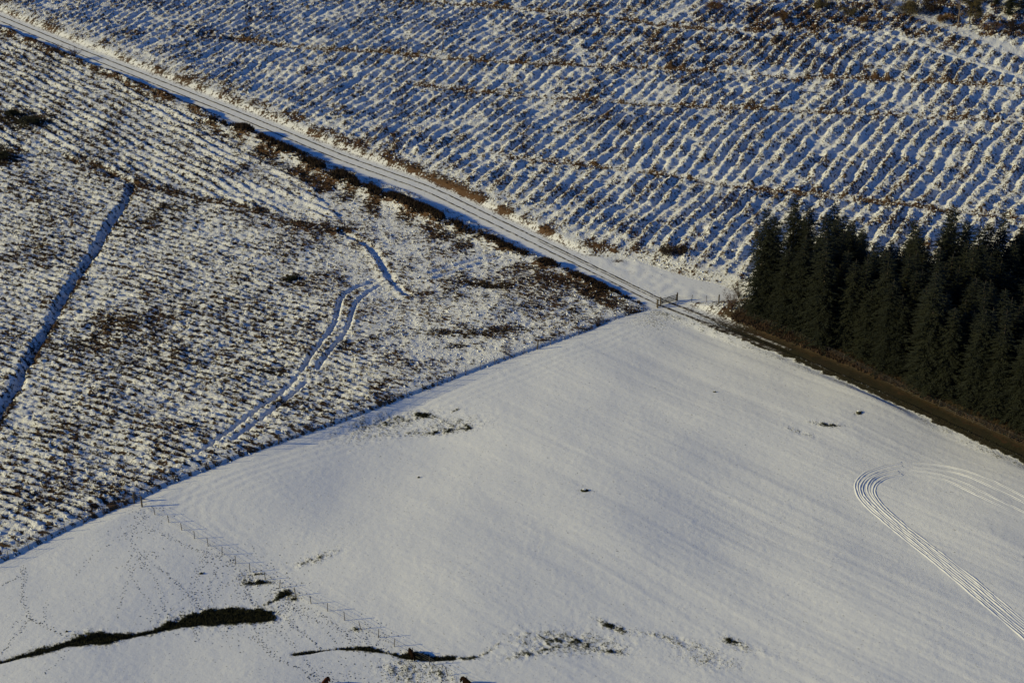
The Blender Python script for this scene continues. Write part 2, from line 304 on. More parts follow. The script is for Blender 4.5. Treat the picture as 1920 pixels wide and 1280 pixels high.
def noise(t, vec, scale, detail=3, rough=.55):
    n = t.nodes.new('ShaderNodeTexNoise'); n.inputs['Scale'].default_value = scale; n.inputs['Detail'].default_value = detail; n.inputs['Roughness'].default_value = rough
    t.links.new(vec, n.inputs['Vector']); return n.outputs[0]

def ground_material(name, ang, stretch, scale, hard=6.0):
    m, t, b = mat(name)
    geo = node(t, 'ShaderNodeNewGeometry'); pos = geo.outputs['Position']
    at = {k: node(t, 'ShaderNodeAttribute', attribute_name=k).outputs['Fac'] for k in ('veg', 'warm', 'green', 'rough')}
    mp = node(t, 'ShaderNodeMapping'); mp.vector_type = 'POINT'; mp.inputs['Rotation'].default_value = (0, 0, -math.radians(ang)); t.links.new(pos, mp.inputs[0])
    mp2 = node(t, 'ShaderNodeMapping'); mp2.inputs['Scale'].default_value = (1/stretch, 1, .6); t.links.new(mp.outputs[0], mp2.inputs[0])
    n1 = noise(t, mp2.outputs[0], scale, 5, .70); n2 = noise(t, pos, .55, 3); n3 = noise(t, pos, 4.0, 3, .6)
    x = math_(t, 'ADD', math_(t, 'SUBTRACT', at['veg'], .5), math_(t, 'MULTIPLY', math_(t, 'SUBTRACT', n1, .5), 2.6))
    fac = math_(t, 'MULTIPLY_ADD', x, hard, .5, clamp=True)
    snow = mixc(t, n2, (.80, .80, .80), (.84, .835, .83))
    heather = mixc(t, n3, (.018, .012, .008), (.075, .047, .028))
    bracken = mixc(t, n3, (.045, .025, .012), (.17, .085, .035))
    grass = mixc(t, n3, (.012, .014, .006), (.05, .052, .02))
    wv = math_(t, 'MULTIPLY_ADD', math_(t, 'SUBTRACT', n2, .5), 1.6, at['warm'], clamp=True)
    v = mixc(t, wv, heather, bracken); v = mixc(t, math_(t, 'MULTIPLY', at['green'], 1.0, clamp=True), v, grass)
    col = mixc(t, fac, snow, v)
    t.links.new(col, b.inputs['Base Color']); b.inputs['Roughness'].default_value = .75
    bp = node(t, 'ShaderNodeBump'); bp.inputs['Strength'].default_value = 1.0; bp.inputs['Distance'].default_value = .28
    h = math_(t, 'MULTIPLY', math_(t, 'ADD', noise(t, pos, 3.0, 5, .72), math_(t, 'MULTIPLY', fac, .25)), math_(t, 'MAXIMUM', at['rough'], .05))
    t.links.new(h, bp.inputs['Height']); t.links.new(bp.outputs[0], b.inputs['Normal'])
    return m
def snow_material(name='fresh_snow'):
    m, t, b = mat(name); geo = node(t, 'ShaderNodeNewGeometry'); pos = geo.outputs['Position']
    t.links.new(mixc(t, noise(t, pos, .55), (.80, .80, .80), (.84, .835, .83)), b.inputs['Base Color']); b.inputs['Roughness'].default_value = .75
    bp = node(t, 'ShaderNodeBump'); bp.inputs['Strength'].default_value = .3; bp.inputs['Distance'].default_value = .04
    t.links.new(noise(t, pos, 3.0, 5, .7), bp.inputs['Height']); t.links.new(bp.outputs[0], b.inputs['Normal']); return m
def plain(name, c1, c2, scale=3.0, rough=.85, rnd=0.0):
    m, t, b = mat(name); geo = node(t, 'ShaderNodeNewGeometry')
    n = noise(t, geo.outputs['Position'], scale, 4)
    f = math_(t, 'MULTIPLY_ADD', math_(t, 'SUBTRACT', n, .5), 2.2, .5, clamp=True)
    if rnd:
        oi = node(t, 'ShaderNodeObjectInfo'); f = math_(t, 'ADD', math_(t, 'MULTIPLY', f, 1-rnd), math_(t, 'MULTIPLY', oi.outputs['Random'], rnd), clamp=True)
    t.links.new(mixc(t, f, c1, c2), b.inputs['Base Color']); b.inputs['Roughness'].default_value = rough; return m
def mud_material():
    m, t, b = mat('rut_mud'); pos = node(t, 'ShaderNodeNewGeometry').outputs['Position']
    n = noise(t, pos, 1.2, 5, .65); f = math_(t, 'MULTIPLY_ADD', math_(t, 'SUBTRACT', n, .53), 8, .42, clamp=True)
    t.links.new(mixc(t, f, (.05, .037, .024), (.5, .48, .45)), b.inputs['Base Color']); b.inputs['Roughness'].default_value = .8; return m
M_GS = ground_material('hillside_snow', 60, 1.3, 1.9, 7.0); M_GM = ground_material('moor_snow', -28, 2.1, 1.75, 9.0); M_G = ground_material('pasture_snow', -46, 1.2, 3.0, 2.2); M_SNOW = snow_material()
M_HEA = plain('heather_stems', (.012, .009, .007), (.065, .04, .025), 1.3)
M_BRA = plain('dead_bracken', (.05, .026, .012), (.19, .10, .04), 1.1)
M_RUSH = plain('rush_blades', (.008, .011, .005), (.055, .052, .022), 1.6)
M_BRASH = plain('brash_twigs', (.03, .019, .013), (.15, .095, .06), 1.0)
M_NEED = plain('spruce_needles', (.009, .012, .007), (.025, .028, .015), .7, .9, .35)
M_BARK = plain('bark', (.04, .03, .022), (.10, .08, .06), 5.0)
M_PALE = plain('dead_wood', (.14, .10, .07), (.3, .23, .17), 5.0)
M_POST = plain('weathered_post', (.05, .04, .03), (.14, .11, .08), 6.0)
M_WIRE = plain('galvanised_wire', (.12, .12, .12), (.2, .2, .2), 3.0, .6)
M_MUD = mud_material()
M_GATE = plain('gate_timber', (.05, .045, .04), (.12, .105, .09), 6.0)
M_TWIG = plain('bare_twigs', (.05, .028, .02), (.13, .075, .05), 2.0)
M_OLIVE = plain('larch_sprays', (.05, .04, .018), (.13, .10, .045), 1.5)
M_PONY = plain('dark_bay_coat', (.007, .004, .003), (.016, .009, .006), 2.0, .6)
M_CHEST = plain('chestnut_coat', (.07, .022, .010), (.13, .045, .02), 2.0, .6)
M_HAIR = plain('pony_hair', (.006, .005, .004), (.02, .015, .012), 5.0, .6)
for _m in (M_PONY, M_CHEST, M_HAIR): _m.node_tree.nodes['Principled BSDF'].inputs['Specular IOR Level'].default_value = 0.0; _m.node_tree.nodes['Principled BSDF'].inputs['Roughness'].default_value = 1.0
M_STONE = plain('stone', (.12, .12, .11), (.26, .25, .23), 3.0)
M_FAR = snow_material('far_snow')

# ------------------------------------------------------------------ object helpers
def tag(o, label=None, cat=None, group=None, kind=None):
    for k, v in (('label', label), ('category', cat), ('group', group), ('kind', kind)):
        if v: o[k] = v
    return o
def mesh_np(name, V, F, m, parent=None, smooth_=False, attrs=None):
    """V (n,3), F (k,3|4) numpy arrays"""
    me = bpy.data.meshes.new(name); V = np.ascontiguousarray(V, np.float32); F = np.ascontiguousarray(F, np.int32); k = F.shape[1]
    me.vertices.add(len(V)); me.vertices.foreach_set('co', V.ravel()); me.loops.add(F.size); me.loops.foreach_set('vertex_index', F.ravel())
    me.polygons.add(len(F)); me.polygons.foreach_set('loop_start', np.arange(0, F.size, k, dtype=np.int32))
    me.polygons.foreach_set('use_smooth', np.full(len(F), smooth_))
    for n, a in (attrs or {}).items():
        at = me.attributes.new(n, 'FLOAT', 'POINT'); at.data.foreach_set('value', np.ascontiguousarray(a, np.float32))
    me.update(calc_edges=True); me.materials.append(m)
    o = bpy.data.objects.new(name, me); COL.objects.link(o)
    if parent: o.parent = parent
    return o
def link_mesh(name, me, parent=None):
    o = bpy.data.objects.new(name, me); COL.objects.link(o)
    if parent: o.parent = parent
    return o
def empty(name, loc=(0, 0, 0), rz=0.0):
    o = bpy.data.objects.new(name, None); COL.objects.link(o); o.location = loc; o.rotation_euler = (0, 0, rz); o.empty_display_size = .3; return o
class MB:
    def __init__(s): s.v = []; s.f = []
    def tube(s, pts, rad, n=5, cap=True):
        b0 = len(s.v); pts = [Vector(p) for p in pts]
        for i, p in enumerate(pts):
            d = (pts[min(i+1, len(pts)-1)]-pts[max(i-1, 0)]).normalized()
            a = d.cross(Vector((0, 0, 1)) if abs(d.z) < .9 else Vector((1, 0, 0))).normalized(); c = d.cross(a)
            r = rad[i] if isinstance(rad, (list, tuple)) else rad
            for k in range(n):
                t = 2*math.pi*k/n; s.v.append(p+a*r*math.cos(t)+c*r*math.sin(t))
        for i in range(len(pts)-1):
            for k in range(n):
                a0 = b0+i*n+k; a1 = b0+i*n+(k+1) % n; s.f.append((a0, a1, a1+n, a0+n))
        if cap: s.f.append(tuple(range(b0+n-1, b0-1, -1))); s.f.append(tuple(b0+(len(pts)-1)*n+k for k in range(n)))
    def box(s, c, d, ax=None):
        c = Vector(c); b0 = len(s.v)
        X, Y, Z = ax if ax else (Vector((1, 0, 0)), Vector((0, 1, 0)), Vector((0, 0, 1)))
        for z in (-1, 1):
            for x, y in ((-1, -1), (1, -1), (1, 1), (-1, 1)): s.v.append(c+X*(x*d[0]/2)+Y*(y*d[1]/2)+Z*(z*d[2]/2))
        for q in ((3, 2, 1, 0), (4, 5, 6, 7), (0, 1, 5, 4), (1, 2, 6, 5), (2, 3, 7, 6), (3, 0, 4, 7)): s.f.append(tuple(b0+i for i in q))
    def mesh(s, name, m, sm=False):
        me = bpy.data.meshes.new(name); me.from_pydata([tuple(v) for v in s.v], [], s.f); me.materials.append(m)
        if sm: me.polygons.foreach_set('use_smooth', [True]*len(me.polygons))
        me.update(); return me
    def build(s, name, m, parent=None, sm=False): return link_mesh(name, s.mesh(name, m, sm), parent)

# ------------------------------------------------------------------ the ground, one sheet cut along the parcels' edges
def row_positions():
    ys = [122.0]
    while ys[-1] < 470:
        y = ys[-1]
        if y < 138 or y > 402: ys.append(y+.9)
        else: ys.append(y+.175+.33*((y-138)/262.0)**1.15)
    return np.array(ys)
RY = row_positions(); NC = 940
half = 45+RY*.285+14
UU = np.linspace(-1, 1, NC)
GX = half[:, None]*UU[None, :]; GY = np.repeat(RY[:, None], NC, 1)
Z, VEG, WARM, GREEN, INFO = terrain(GX.ravel(), GY.ravel())
NR = len(RY)
idx = np.arange(NR*NC).reshape(NR, NC)
QUAD = np.stack([idx[:-1, :-1].ravel(), idx[:-1, 1:].ravel(), idx[1:, 1:].ravel(), idx[1:, :-1].ravel()], 1)
VERT = np.stack([GX.ravel(), GY.ravel(), Z], 1)
qm = lambda k: INFO[k][QUAD[:, 0]]
cls = np.zeros(len(QUAD), int)                                   # 0 ploughed slope
cls[qm('moor')] = 1; cls[qm('past')] = 2; cls[qm('graz')] = 3; cls[qm('turn')] = 4; cls[qm('wood')] = 5
tk = qm('dT') < 2.4; cls[tk & (qm('dR') > 3.0)] = 6; cls[(qm('dR') < 2.5)] = 7
GROUND = {}
for k, n in enumerate(('ploughed_hillside', 'moorland', 'pasture', 'grazed_pasture', 'turning_area', 'woodland_floor', 'forest_track', 'farm_lane')):
    q = QUAD[cls == k]; u, inv = np.unique(q, return_inverse=True)
    o = mesh_np(n, VERT[u], inv.reshape(q.shape), {0: M_GS, 1: M_GM}.get(k, M_G), None, True, dict(veg=VEG[u], warm=WARM[u], green=GREEN[u], rough=INFO['rough'][u]))
    tag(o, kind='structure'); GROUND[n] = o
# the land beyond, coarse, dipping under the detailed sheet's rim
gx = np.linspace(-4000, 4000, 161); gy = np.linspace(-1500, 6500, 161)
FX, FY = np.meshgrid(gx, gy)
FZ = rise(FY)+6*perlin(FX/400, FY/400, 41)*sstep(200, 900, np.hypot(FX, FY-260))+70*sstep(700, 5000, FY)*(.6+.5*perlin(FX/900, FY/900, 42))
inside = (FY > 60) & (FY < 530) & (np.abs(FX) < 70+FY*.285+60)
FZ = np.where(inside, FZ-14, FZ-.8)
fi = np.arange(161*161).reshape(161, 161)
FQ = np.stack([fi[:-1, :-1].ravel(), fi[:-1, 1:].ravel(), fi[1:, 1:].ravel(), fi[1:, :-1].ravel()], 1)
tag(mesh_np('distant_hills', np.stack([FX.ravel(), FY.ravel(), FZ.ravel()], 1), FQ, M_FAR, None, True), kind='structure')

# ------------------------------------------------------------------ wheel ruts and tyre tracks: swept profiles lying on the ground
def strip(name, line, profile, m, parent, step=.5, wob=0.03, seed=0, vary=0.0):
    """profile: list of (offset across, height above ground)"""
    p = resample(line, step); d = np.gradient(p, axis=0); d /= np.linalg.norm(d, axis=1)[:, None]+1e-9; nrm = np.stack([-d[:, 1], d[:, 0]], 1)
    s = np.arange(len(p))*step; w = wob*perlin(s/1.7+seed*9.1, s*0+seed, 51); k = len(profile); rows = []
    for off, h in profile:
        q = p+nrm*(off+w)[:, None]; dv = np.clip(1+vary*perlin(s/3.1+seed*5.3+off, s*0+seed*2.2, 52)+vary*.7*perlin(s/.9+off*3, s*0+seed, 53), .15, 1.7); rows.append(np.column_stack([q, zarr(q)+np.where(h > .02, h*dv, h)]))
    V = np.stack(rows, 1).reshape(-1, 3); n = len(p); i = np.arange(n*k).reshape(n, k)
    F = np.stack([i[:-1, :-1].ravel(), i[1:, :-1].ravel(), i[1:, 1:].ravel(), i[:-1, 1:].ravel()], 1)
    o = mesh_np(name, V, F, m, None, True)
    if parent: o.parent = parent
    return o
def offset(line, d):
    g = np.gradient(line, axis=0); g /= np.linalg.norm(g, axis=1)[:, None]+1e-9
    return line+np.stack([-g[:, 1], g[:, 0]], 1)*d
TLs = smooth(PL(*TRACK_L), 1.0, 20)
for k, (off, w) in enumerate(((-.95, .16), (.95, .17))):
    strip('wheel_rut', offset(TLs, off), [(-w, .035), (0, .03), (w, .035)], M_MUD, GROUND['forest_track'], .6, .10, k)
TG = resample(TLs, 1.0)[-32:]
strip('wheel_rut', offset(TG, .35), [(-.1, .034), (0, .03), (.1, .034)], M_MUD, GROUND['forest_track'], .6, .08, 5)
for k, off in enumerate((-.95, .95)):
    strip('wheel_rut', offset(smooth(PL(*TRACK_R), 1.0, 20)[:26], off), [(-.28, .036), (0, .03), (.28, .036)], M_MUD, GROUND['farm_lane'], .6, .1, k+7)
PROF = [(-.50, -.02), (-.30, .055), (-.18, .075), (-.11, .012), (.11, .012), (.18, .075), (.30, .055), (.50, -.02)]
TYRE = [[(1690, 869), (1665, 873), (1640, 880), (1615, 892), (1603, 908), (1606, 924), (1622, 944), (1660, 976), (1720, 1026), (1800, 1094), (1930, 1205), (2050, 1308)],
        [(1692, 876), (1670, 880), (1648, 886), (1625, 897), (1613, 910), (1614, 924), (1632, 944), (1668, 974), (1730, 1026), (1808, 1092), (1930, 1194), (2050, 1296)],
        [(1684, 886), (1660, 888), (1636, 898), (1625, 912), (1630, 928), (1650, 950), (1682, 977), (1745, 1030), (1825, 1095), (1930, 1182), (2050, 1282)],
        [(1690, 891), (1668, 894), (1648, 902), (1636, 914), (1638, 928), (1656, 950), (1692, 980), (1755, 1030), (1835, 1095), (1930, 1172), (2050, 1270)],
        [(1712, 870), (1745, 870), (1780, 876), (1815, 886), (1860, 905), (1930, 940), (2050, 1000)],
        [(1712, 878), (1750, 880), (1785, 887), (1815, 895), (1860, 918), (1930, 950), (2050, 1010)],
        [(1705, 883), (1740, 886), (1775, 895), (1815, 912), (1860, 936), (1930, 968), (2050, 1030)],
        [(1705, 890), (1740, 894), (1775, 903), (1815, 924), (1860, 946), (1930, 978), (2050, 1042)]]
tt = empty('tyre_tracks', (*W(1640, 900), 0)); tag(tt, kind='structure')
for k, c in enumerate(TYRE):
    sc_ = 1.0 if k < 4 else .6
    o = strip('tyre_rut', smooth(PL(*c), .5, 10), [(a*(.72 if k < 4 else .6), h*sc_ if h > 0 else h) for a, h in PROF], M_SNOW, None, .4, .05, k, .75)
    o.parent = tt; o.matrix_parent_inverse = tt.matrix_world.inverted(); o.matrix_parent_inverse.translation = -Vector(tt.location)
# ------------------------------------------------------------------ trampled footprints (uncountable): small bare hollows showing grass
def footprints():
    T = [[(268, 968), (250, 985), (240, 1010), (248, 1035), (300, 1070), (345, 1110), (372, 1140)], [(275, 985), (310, 1003), (360, 1025), (388, 1035), (384, 1052), (370, 1072), (362, 1100), (375, 1140)],
         [(388, 1035), (405, 1050), (410, 1075), (395, 1095), (400, 1125)], [(425, 1047), (450, 1062), (480, 1085)], [(248, 1040), (290, 1085), (305, 1130), (320, 1165)], [(300, 1070), (330, 1095), (350, 1120), (372, 1142)],
         [(130, 1200), (60, 1165), (45, 1120), (50, 1070)], [(55, 1165), (30, 1195), (5, 1230)], [(85, 1175), (90, 1130)], [(130, 1205), (128, 1232), (100, 1260), (80, 1275)],
         [(460, 1070), (440, 1080), (410, 1100), (398, 1130)], [(500, 1150), (530, 1130), (560, 1110)], [(540, 1130), (590, 1160), (630, 1205)], [(530, 1150), (570, 1190), (600, 1215)], [(550, 1135), (610, 1165), (640, 1180)],
         [(470, 1165), (490, 1200), (520, 1225)], [(500, 1165), (540, 1190), (570, 1225), (600, 1270)], [(475, 1190), (500, 1215), (525, 1240), (570, 1255), (600, 1278)], [(560, 1130), (600, 1148), (640, 1180), (660, 1205)],
         [(655, 1205), (670, 1178)], [(430, 1165), (420, 1190)], [(365, 1170), (372, 1200)], [(520, 1100), (540, 1120), (555, 1140)], [(455, 1100), (470, 1125), (495, 1140)], [(460, 1090), (468, 1115), (490, 1135)],
         [(740, 1235), (725, 1262), (700, 1278)], [(760, 1240), (765, 1268)], [(790, 1240), (830, 1262), (850, 1282)], [(20, 1180), (55, 1160)], [(0, 1100), (40, 1085), (48, 1060)], [(640, 1260), (690, 1275)],
         [(210, 1015), (170, 1040), (140, 1080)], [(245, 1060), (262, 1100), (300, 1150)], [(250, 1060), (232, 1105), (215, 1160)]]
    pts = []
    for c in T:
        ln = smooth(PL(*c), .3, 8); n = len(ln)
        for rep in range(random.choice((1, 1, 2))):
            oo = random.uniform(-.4, .4)
            for i in range(n):
                if random.random() < .78: pts.append((ln[i, 0]+oo+random.gauss(0, .10)+(.13 if i % 2 else -.13), ln[i, 1]+random.gauss(0, .12)))
    for (px, py, r, n) in ((270, 965, 1.8, 60), (245, 1000, 1.2, 30), (262, 1045, 1.2, 45), (390, 1035, 1.2, 35), (425, 1050, 1.2, 35), (470, 1080, 3.0, 120), (520, 1105, 2.4, 90), (545, 1125, 2.0, 70), (510, 1165, 2.2, 70), (440, 1170, 3.2, 60), (380, 1145, 3, 60), (745, 1245, 1.6, 110), (770, 1262, 1.8, 110), (690, 1195, 1.5, 50),
                           (820, 1252, 1.4, 50), (700, 1205, 1.6, 50), (320, 1165, 2.0, 40), (640, 1262, 1.8, 30), (600, 1272, 1.4, 40)):
        c = W(px, py)
        for _ in range(n): pts.append((c[0]+random.gauss(0, r), c[1]+random.gauss(0, r)))
    p = np.array(pts); z = zarr(p); V = []; F = []
    for (x, y), h in zip(p, z):
        a = random.uniform(.035, .068); b = a*random.uniform(1.1, 1.9); t = random.uniform(-.8, .8); b0 = len(V)
        for k in range(6):
            q = 2*math.pi*k/6; ex = a*math.cos(q)*random.uniform(.75, 1.2); ey = b*math.sin(q)
            V.append((x+ex*math.cos(t)-ey*math.sin(t), y+ex*math.sin(t)+ey*math.cos(t), h+.022))
        V.append((x, y, h+.014))
        for k in range(6): F.append((b0+k, b0+(k+1) % 6, b0+6))
    return mesh_np('hoof_prints', np.array(V), np.array(F), M_RUSH)
tag(footprints(), 'dark hoof prints trodden through the snow of the grazed pasture', 'hoof prints', kind='stuff')

# ------------------------------------------------------------------ low plants nobody could count: tufts spread where the cover is
def tufts(name, P3, H, Wd, m, label, blades=9, lean=.8, cat='heather'):
    n = len(P3); b = blades
    az = RNG.uniform(0, 2*np.pi, (n, b)); r0 = RNG.uniform(0, .45, (n, b))*Wd[:, None]; ln = RNG.uniform(.3, 1.0, (n, b))*lean*Wd[:, None]
    hh = H[:, None]*RNG.uniform(.55, 1.1, (n, b)); bw = Wd[:, None]*RNG.uniform(.10, .24, (n, b))
    bx = P3[:, 0][:, None]+np.cos(az)*r0; by = P3[:, 1][:, None]+np.sin(az)*r0; bz = P3[:, 2][:, None]-.04
    px = -np.sin(az+RNG.uniform(-1, 1, (n, b)))*bw; py = np.cos(az)*bw
    A = np.stack([bx-px, by-py, bz+0*bx], -1); B_ = np.stack([bx+px, by+py, bz+0*bx], -1)
    C = np.stack([bx+np.cos(az)*ln, by+np.sin(az)*ln, bz+hh], -1)
    V = np.stack([A, B_, C], 2).reshape(-1, 3); F = np.arange(len(V)).reshape(-1, 3)
    return tag(mesh_np(name, V, F, m), label, cat, kind='stuff')
QC = VERT[QUAD].mean(1); QA = np.linalg.norm(np.cross(VERT[QUAD[:, 1]]-VERT[QUAD[:, 0]], VERT[QUAD[:, 3]]-VERT[QUAD[:, 0]]), axis=1)
QV = VEG[QUAD[:, 0]]; QW = WARM[QUAD[:, 0]]
vis = (QC[:, 1] < 400) & (np.abs(QC[:, 0]) < 12+QC[:, 1]*.36)
def pick(mask, wgt, n):
    w = np.where(mask & vis, wgt*QA, 0); cs = np.cumsum(w); k = np.searchsorted(cs, RNG.uniform(0, cs[-1], n)); k = np.clip(k, 0, len(QUAD)-1)
    j = RNG.uniform(0, 1, (n, 2)); q = VERT[QUAD[k]]
    a = q[:, 0]*(1-j[:, :1])+q[:, 1]*j[:, :1]; c = q[:, 3]*(1-j[:, :1])+q[:, 2]*j[:, :1]
    return a*(1-j[:, 1:])+c*j[:, 1:], k
qb = INFO['dBk'][QUAD[:, 0]]; qdT = INFO['dT'][QUAD[:, 0]]; qdR = INFO['dR'][QUAD[:, 0]]; qtR = INFO['tR'][QUAD[:, 0]]
cov = lambda a, b: sstep(a, b, QV)
p, k = pick((cls == 1) & (qb > 2.2) & (qdT > 3), cov(.2, .65)**1.5+.004, 40000)
tufts('heather', p, RNG.uniform(.15, .42, len(p)), RNG.uniform(.18, .38, len(p)), M_HEA, 'dark heather and dead tussocks poking through the snow on the moor', 8)
p, k = pick((cls == 1) & (QW > .45) & (qb > 1.5) & (qdT > 3), cov(.15, .6)**1.5+.01, 8000)
tufts('dead_grass', p, RNG.uniform(.15, .4, len(p)), RNG.uniform(.18, .36, len(p)), M_BRA, 'rusty dead grass tufts on the moor below the forest track', 8, cat='grass')
p, k = pick((cls == 1) & (qb <= 2.4) & (qdT > 3.2), np.exp(-(qb/1.2)**2)*(.03+cov(.5, 1.0)**1.5), 4200)
tufts('heather_bank', p, RNG.uniform(.4, 1.05, len(p))*np.where(p[:, 0] > -5, .65, 1), RNG.uniform(.3, .55, len(p)), M_HEA, 'tall dark heather bank running along the lower side of the forest track', 10)
p, k = pick((cls == 0) & (qdT > 3.2), cov(.2, .65)**1.5+.006, 34000)
tufts('brash', p, RNG.uniform(.08, .26, len(p)), RNG.uniform(.14, .34, len(p)), M_BRASH, 'brown felling brash and dead stalks scattered over the ploughed hillside', 8, 1.2, 'brash')
p, k = pick((cls == 0) & (QW > .6) & (qdT > 3.2), cov(.25, .6)**1.5+.004, 9000)
tufts('bracken', p, RNG.uniform(.2, .55, len(p)), RNG.uniform(.25, .45, len(p)), M_BRA, 'rusty bracken along the drains and at the top of the ploughed hillside', 8, cat='bracken')
p, k = pick((cls == 0) & (qdR > 2.6) & (qdR < 7) & (qtR > 12), np.ones(len(QUAD)), 3200)
tufts('bracken_verge', p, RNG.uniform(.3, .7, len(p)), RNG.uniform(.3, .5, len(p)), M_BRASH, 'brown bracken verge between the muddy lane and the spruce plantation', 9, cat='bracken')
p, k = pick((cls == 2) | (cls == 3), cov(.6, 1.1), 8000)
tufts('rushes', p, RNG.uniform(.10, .30, len(p)), RNG.uniform(.12, .28, len(p)), M_RUSH, 'dark green rushes in the wet flushes of the snowy pasture', 8, .6, 'rushes')
p, k = pick((cls == 7), cov(.6, 1.0), 3500)
tufts('lane_grass', p, RNG.uniform(.05, .14, len(p)), RNG.uniform(.15, .3, len(p)), M_RUSH, 'short muddy grass on the lane along the plantation', 7, 1.0, 'grass')

def clods(name, P3, S, m, label):
    n = len(P3); base = np.array([(1, 0, .1), (0, 1, .1), (-1, 0, .1), (0, -1, .1), (.1, 0, 1.0)]); a = RNG.uniform(0, 6.28, n)
    v = base[None]*RNG.uniform(.6, 1.3, (n, 5, 3))*S[:, None, None]; v[:, :, 0] *= RNG.uniform(.7, 2.2, n)[:, None]
    x = v[:, :, 0]*np.cos(a)[:, None]-v[:, :, 1]*np.sin(a)[:, None]; y = v[:, :, 0]*np.sin(a)[:, None]+v[:, :, 1]*np.cos(a)[:, None]
    V = np.stack([x, y, v[:, :, 2]], 2)+P3[:, None, :]-np.array([0, 0, .03]); o = (np.arange(n)*5)[:, None]
    F = np.concatenate([o+np.array([[i, (i+1) % 4, 4]]) for i in range(4)], 0)
    return tag(mesh_np(name, V.reshape(-1, 3), F, m), label, 'snow clods', kind='stuff')
p, k = pick((cls == 0) & (qdT > 4), .35+cov(.2, .5), 44000)
clods('snow_clods', p, RNG.uniform(.07, .22, len(p)), M_SNOW, 'lumps of snow caught on stumps and sticks over the ploughed hillside')
p, k = pick((cls == 1) & (qdT > 4), np.ones(len(QUAD)), 20000)
clods('snow_clods', p, RNG.uniform(.06, .2, len(p)), M_SNOW, 'lumps of snow caught on heather and stumps over the moor')
print('TRIS', sum(len(o.data.polygons)*2 if len(o.data.polygons) and o.data.polygons[0].loop_total == 4 else len(o.data.polygons) for o in COL.objects if o.type == 'MESH'))

# ------------------------------------------------------------------ spruce plantation
def spruce_mesh(seed, Hh, R, m=None, dens=1.0, droop=.35):
    r = random.Random(seed); V = []; F = []
    zc = .5
    while zc < Hh-.25:
        fr = zc/Hh; rad = R*min(1.0, (1-fr)**.5*1.0)*(.8+.2*min(1, zc/3.0))*(1+.16*math.sin(zc*1.7+seed)+.1*math.sin(zc*4.1+2*seed))
        nb = max(4, int((9 if fr < .8 else 6)*dens)); a0 = r.uniform(0, 6.28)
        for b in range(nb):
            a = a0+6.283*b/nb+r.uniform(-.35, .35); L = rad*r.uniform(.72, 1.16); rise_ = r.uniform(.1, .3)+.5*max(0, fr-.8); zz = zc+r.uniform(-.18, .18)
            ca, sa = math.cos(a), math.sin(a); ns = max(3, int(2.2+L*3.4))
            for i in range(ns):
                t = (i+.6)/ns; d = L*t; z = zz+rise_*d-droop*d*t*(1.1-.6*fr)
                for sgn in (-1, 1):
                    sw = (.26+.55*(1-t))*min(1.0, .35+L*.4)*r.uniform(.7, 1.25); fa = a+sgn*r.uniform(.5, 1.1)
                    tx, ty = math.cos(fa), math.sin(fa); tip = (ca*d+tx*sw, sa*d+ty*sw, z-sw*r.uniform(.15, .6)+.05)
                    wv = .055+.06*sw; o = (-ty*wv, tx*wv); b0 = len(V); mx = ca*d+tx*sw*.45; my = sa*d+ty*sw*.45; mz = z-.03
                    V += [(ca*d, sa*d, z), (mx+o[0], my+o[1], mz+r.uniform(-.08, .02)), tip, (mx-o[0], my-o[1], mz+r.uniform(-.08, .02))]; F.append((b0, b0+1, b0+2, b0+3))
            d = L; z = zz+rise_*d-droop*d*(1.1-.6*fr); b0 = len(V); o = (-sa*.09, ca*.09)
            V += [(ca*d*.8, sa*d*.8, z+.06), (ca*d+o[0], sa*d+o[1], z), (ca*(d+.28), sa*(d+.28), z+.02), (ca*d-o[0], sa*d-o[1], z)]; F.append((b0, b0+1, b0+2, b0+3))
        zc += r.uniform(.34, .52)
    for k in range(10):                                          # the leader shoot and its last ring of twigs
        a = 6.283*k/10; b0 = len(V); h0 = Hh-.1*k*.6; l = .12+.03*k
        V += [(0, 0, h0-.25), (math.cos(a)*l-.02, math.sin(a)*l, h0), (math.cos(a)*l*1.3, math.sin(a)*l*1.3, h0+.12), (math.cos(a)*l+.02, math.sin(a)*l, h0-.06)]; F.append((b0, b0+1, b0+2, b0+3))
    me = bpy.data.meshes.new('crown'); me.from_pydata(V, [], F); me.materials.append(m or M_NEED); me.update()
    t = MB(); t.tube([(0, 0, -.4), (r.uniform(-.05, .05), r.uniform(-.05, .05), Hh*.5), (0, 0, Hh+.2)], [.19*Hh/15, .12*Hh/15, .02], 7)
    return me, t.mesh('trunk', M_BARK, True)
SPR = [spruce_mesh(s, h, r) for s, h, r in ((1, 14.8, 2.8), (2, 15.8, 3.2), (3, 13.2, 2.7), (4, 17.2, 3.0), (5, 12.0, 2.9), (6, 14.4, 3.4), (7, 16.2, 2.6), (8, 13.8, 3.1))]
ORD = ['first', 'second', 'third', 'fourth', 'fifth', 'sixth', 'seventh', 'eighth', 'ninth', 'tenth', 'eleventh', 'twelfth', 'thirteenth', 'fourteenth', 'fifteenth', 'sixteenth', 'seventeenth', 'eighteenth', 'nineteenth', 'twentieth',
       'twenty-first', 'twenty-second', 'twenty-third', 'twenty-fourth', 'twenty-fifth', 'twenty-sixth', 'twenty-seventh', 'twenty-eighth', 'twenty-ninth', 'thirtieth', 'thirty-first', 'thirty-second', 'thirty-third', 'thirty-fourth', 'thirty-fifth', 'thirty-sixth', 'thirty-seventh', 'thirty-eighth', 'thirty-ninth', 'fortieth']
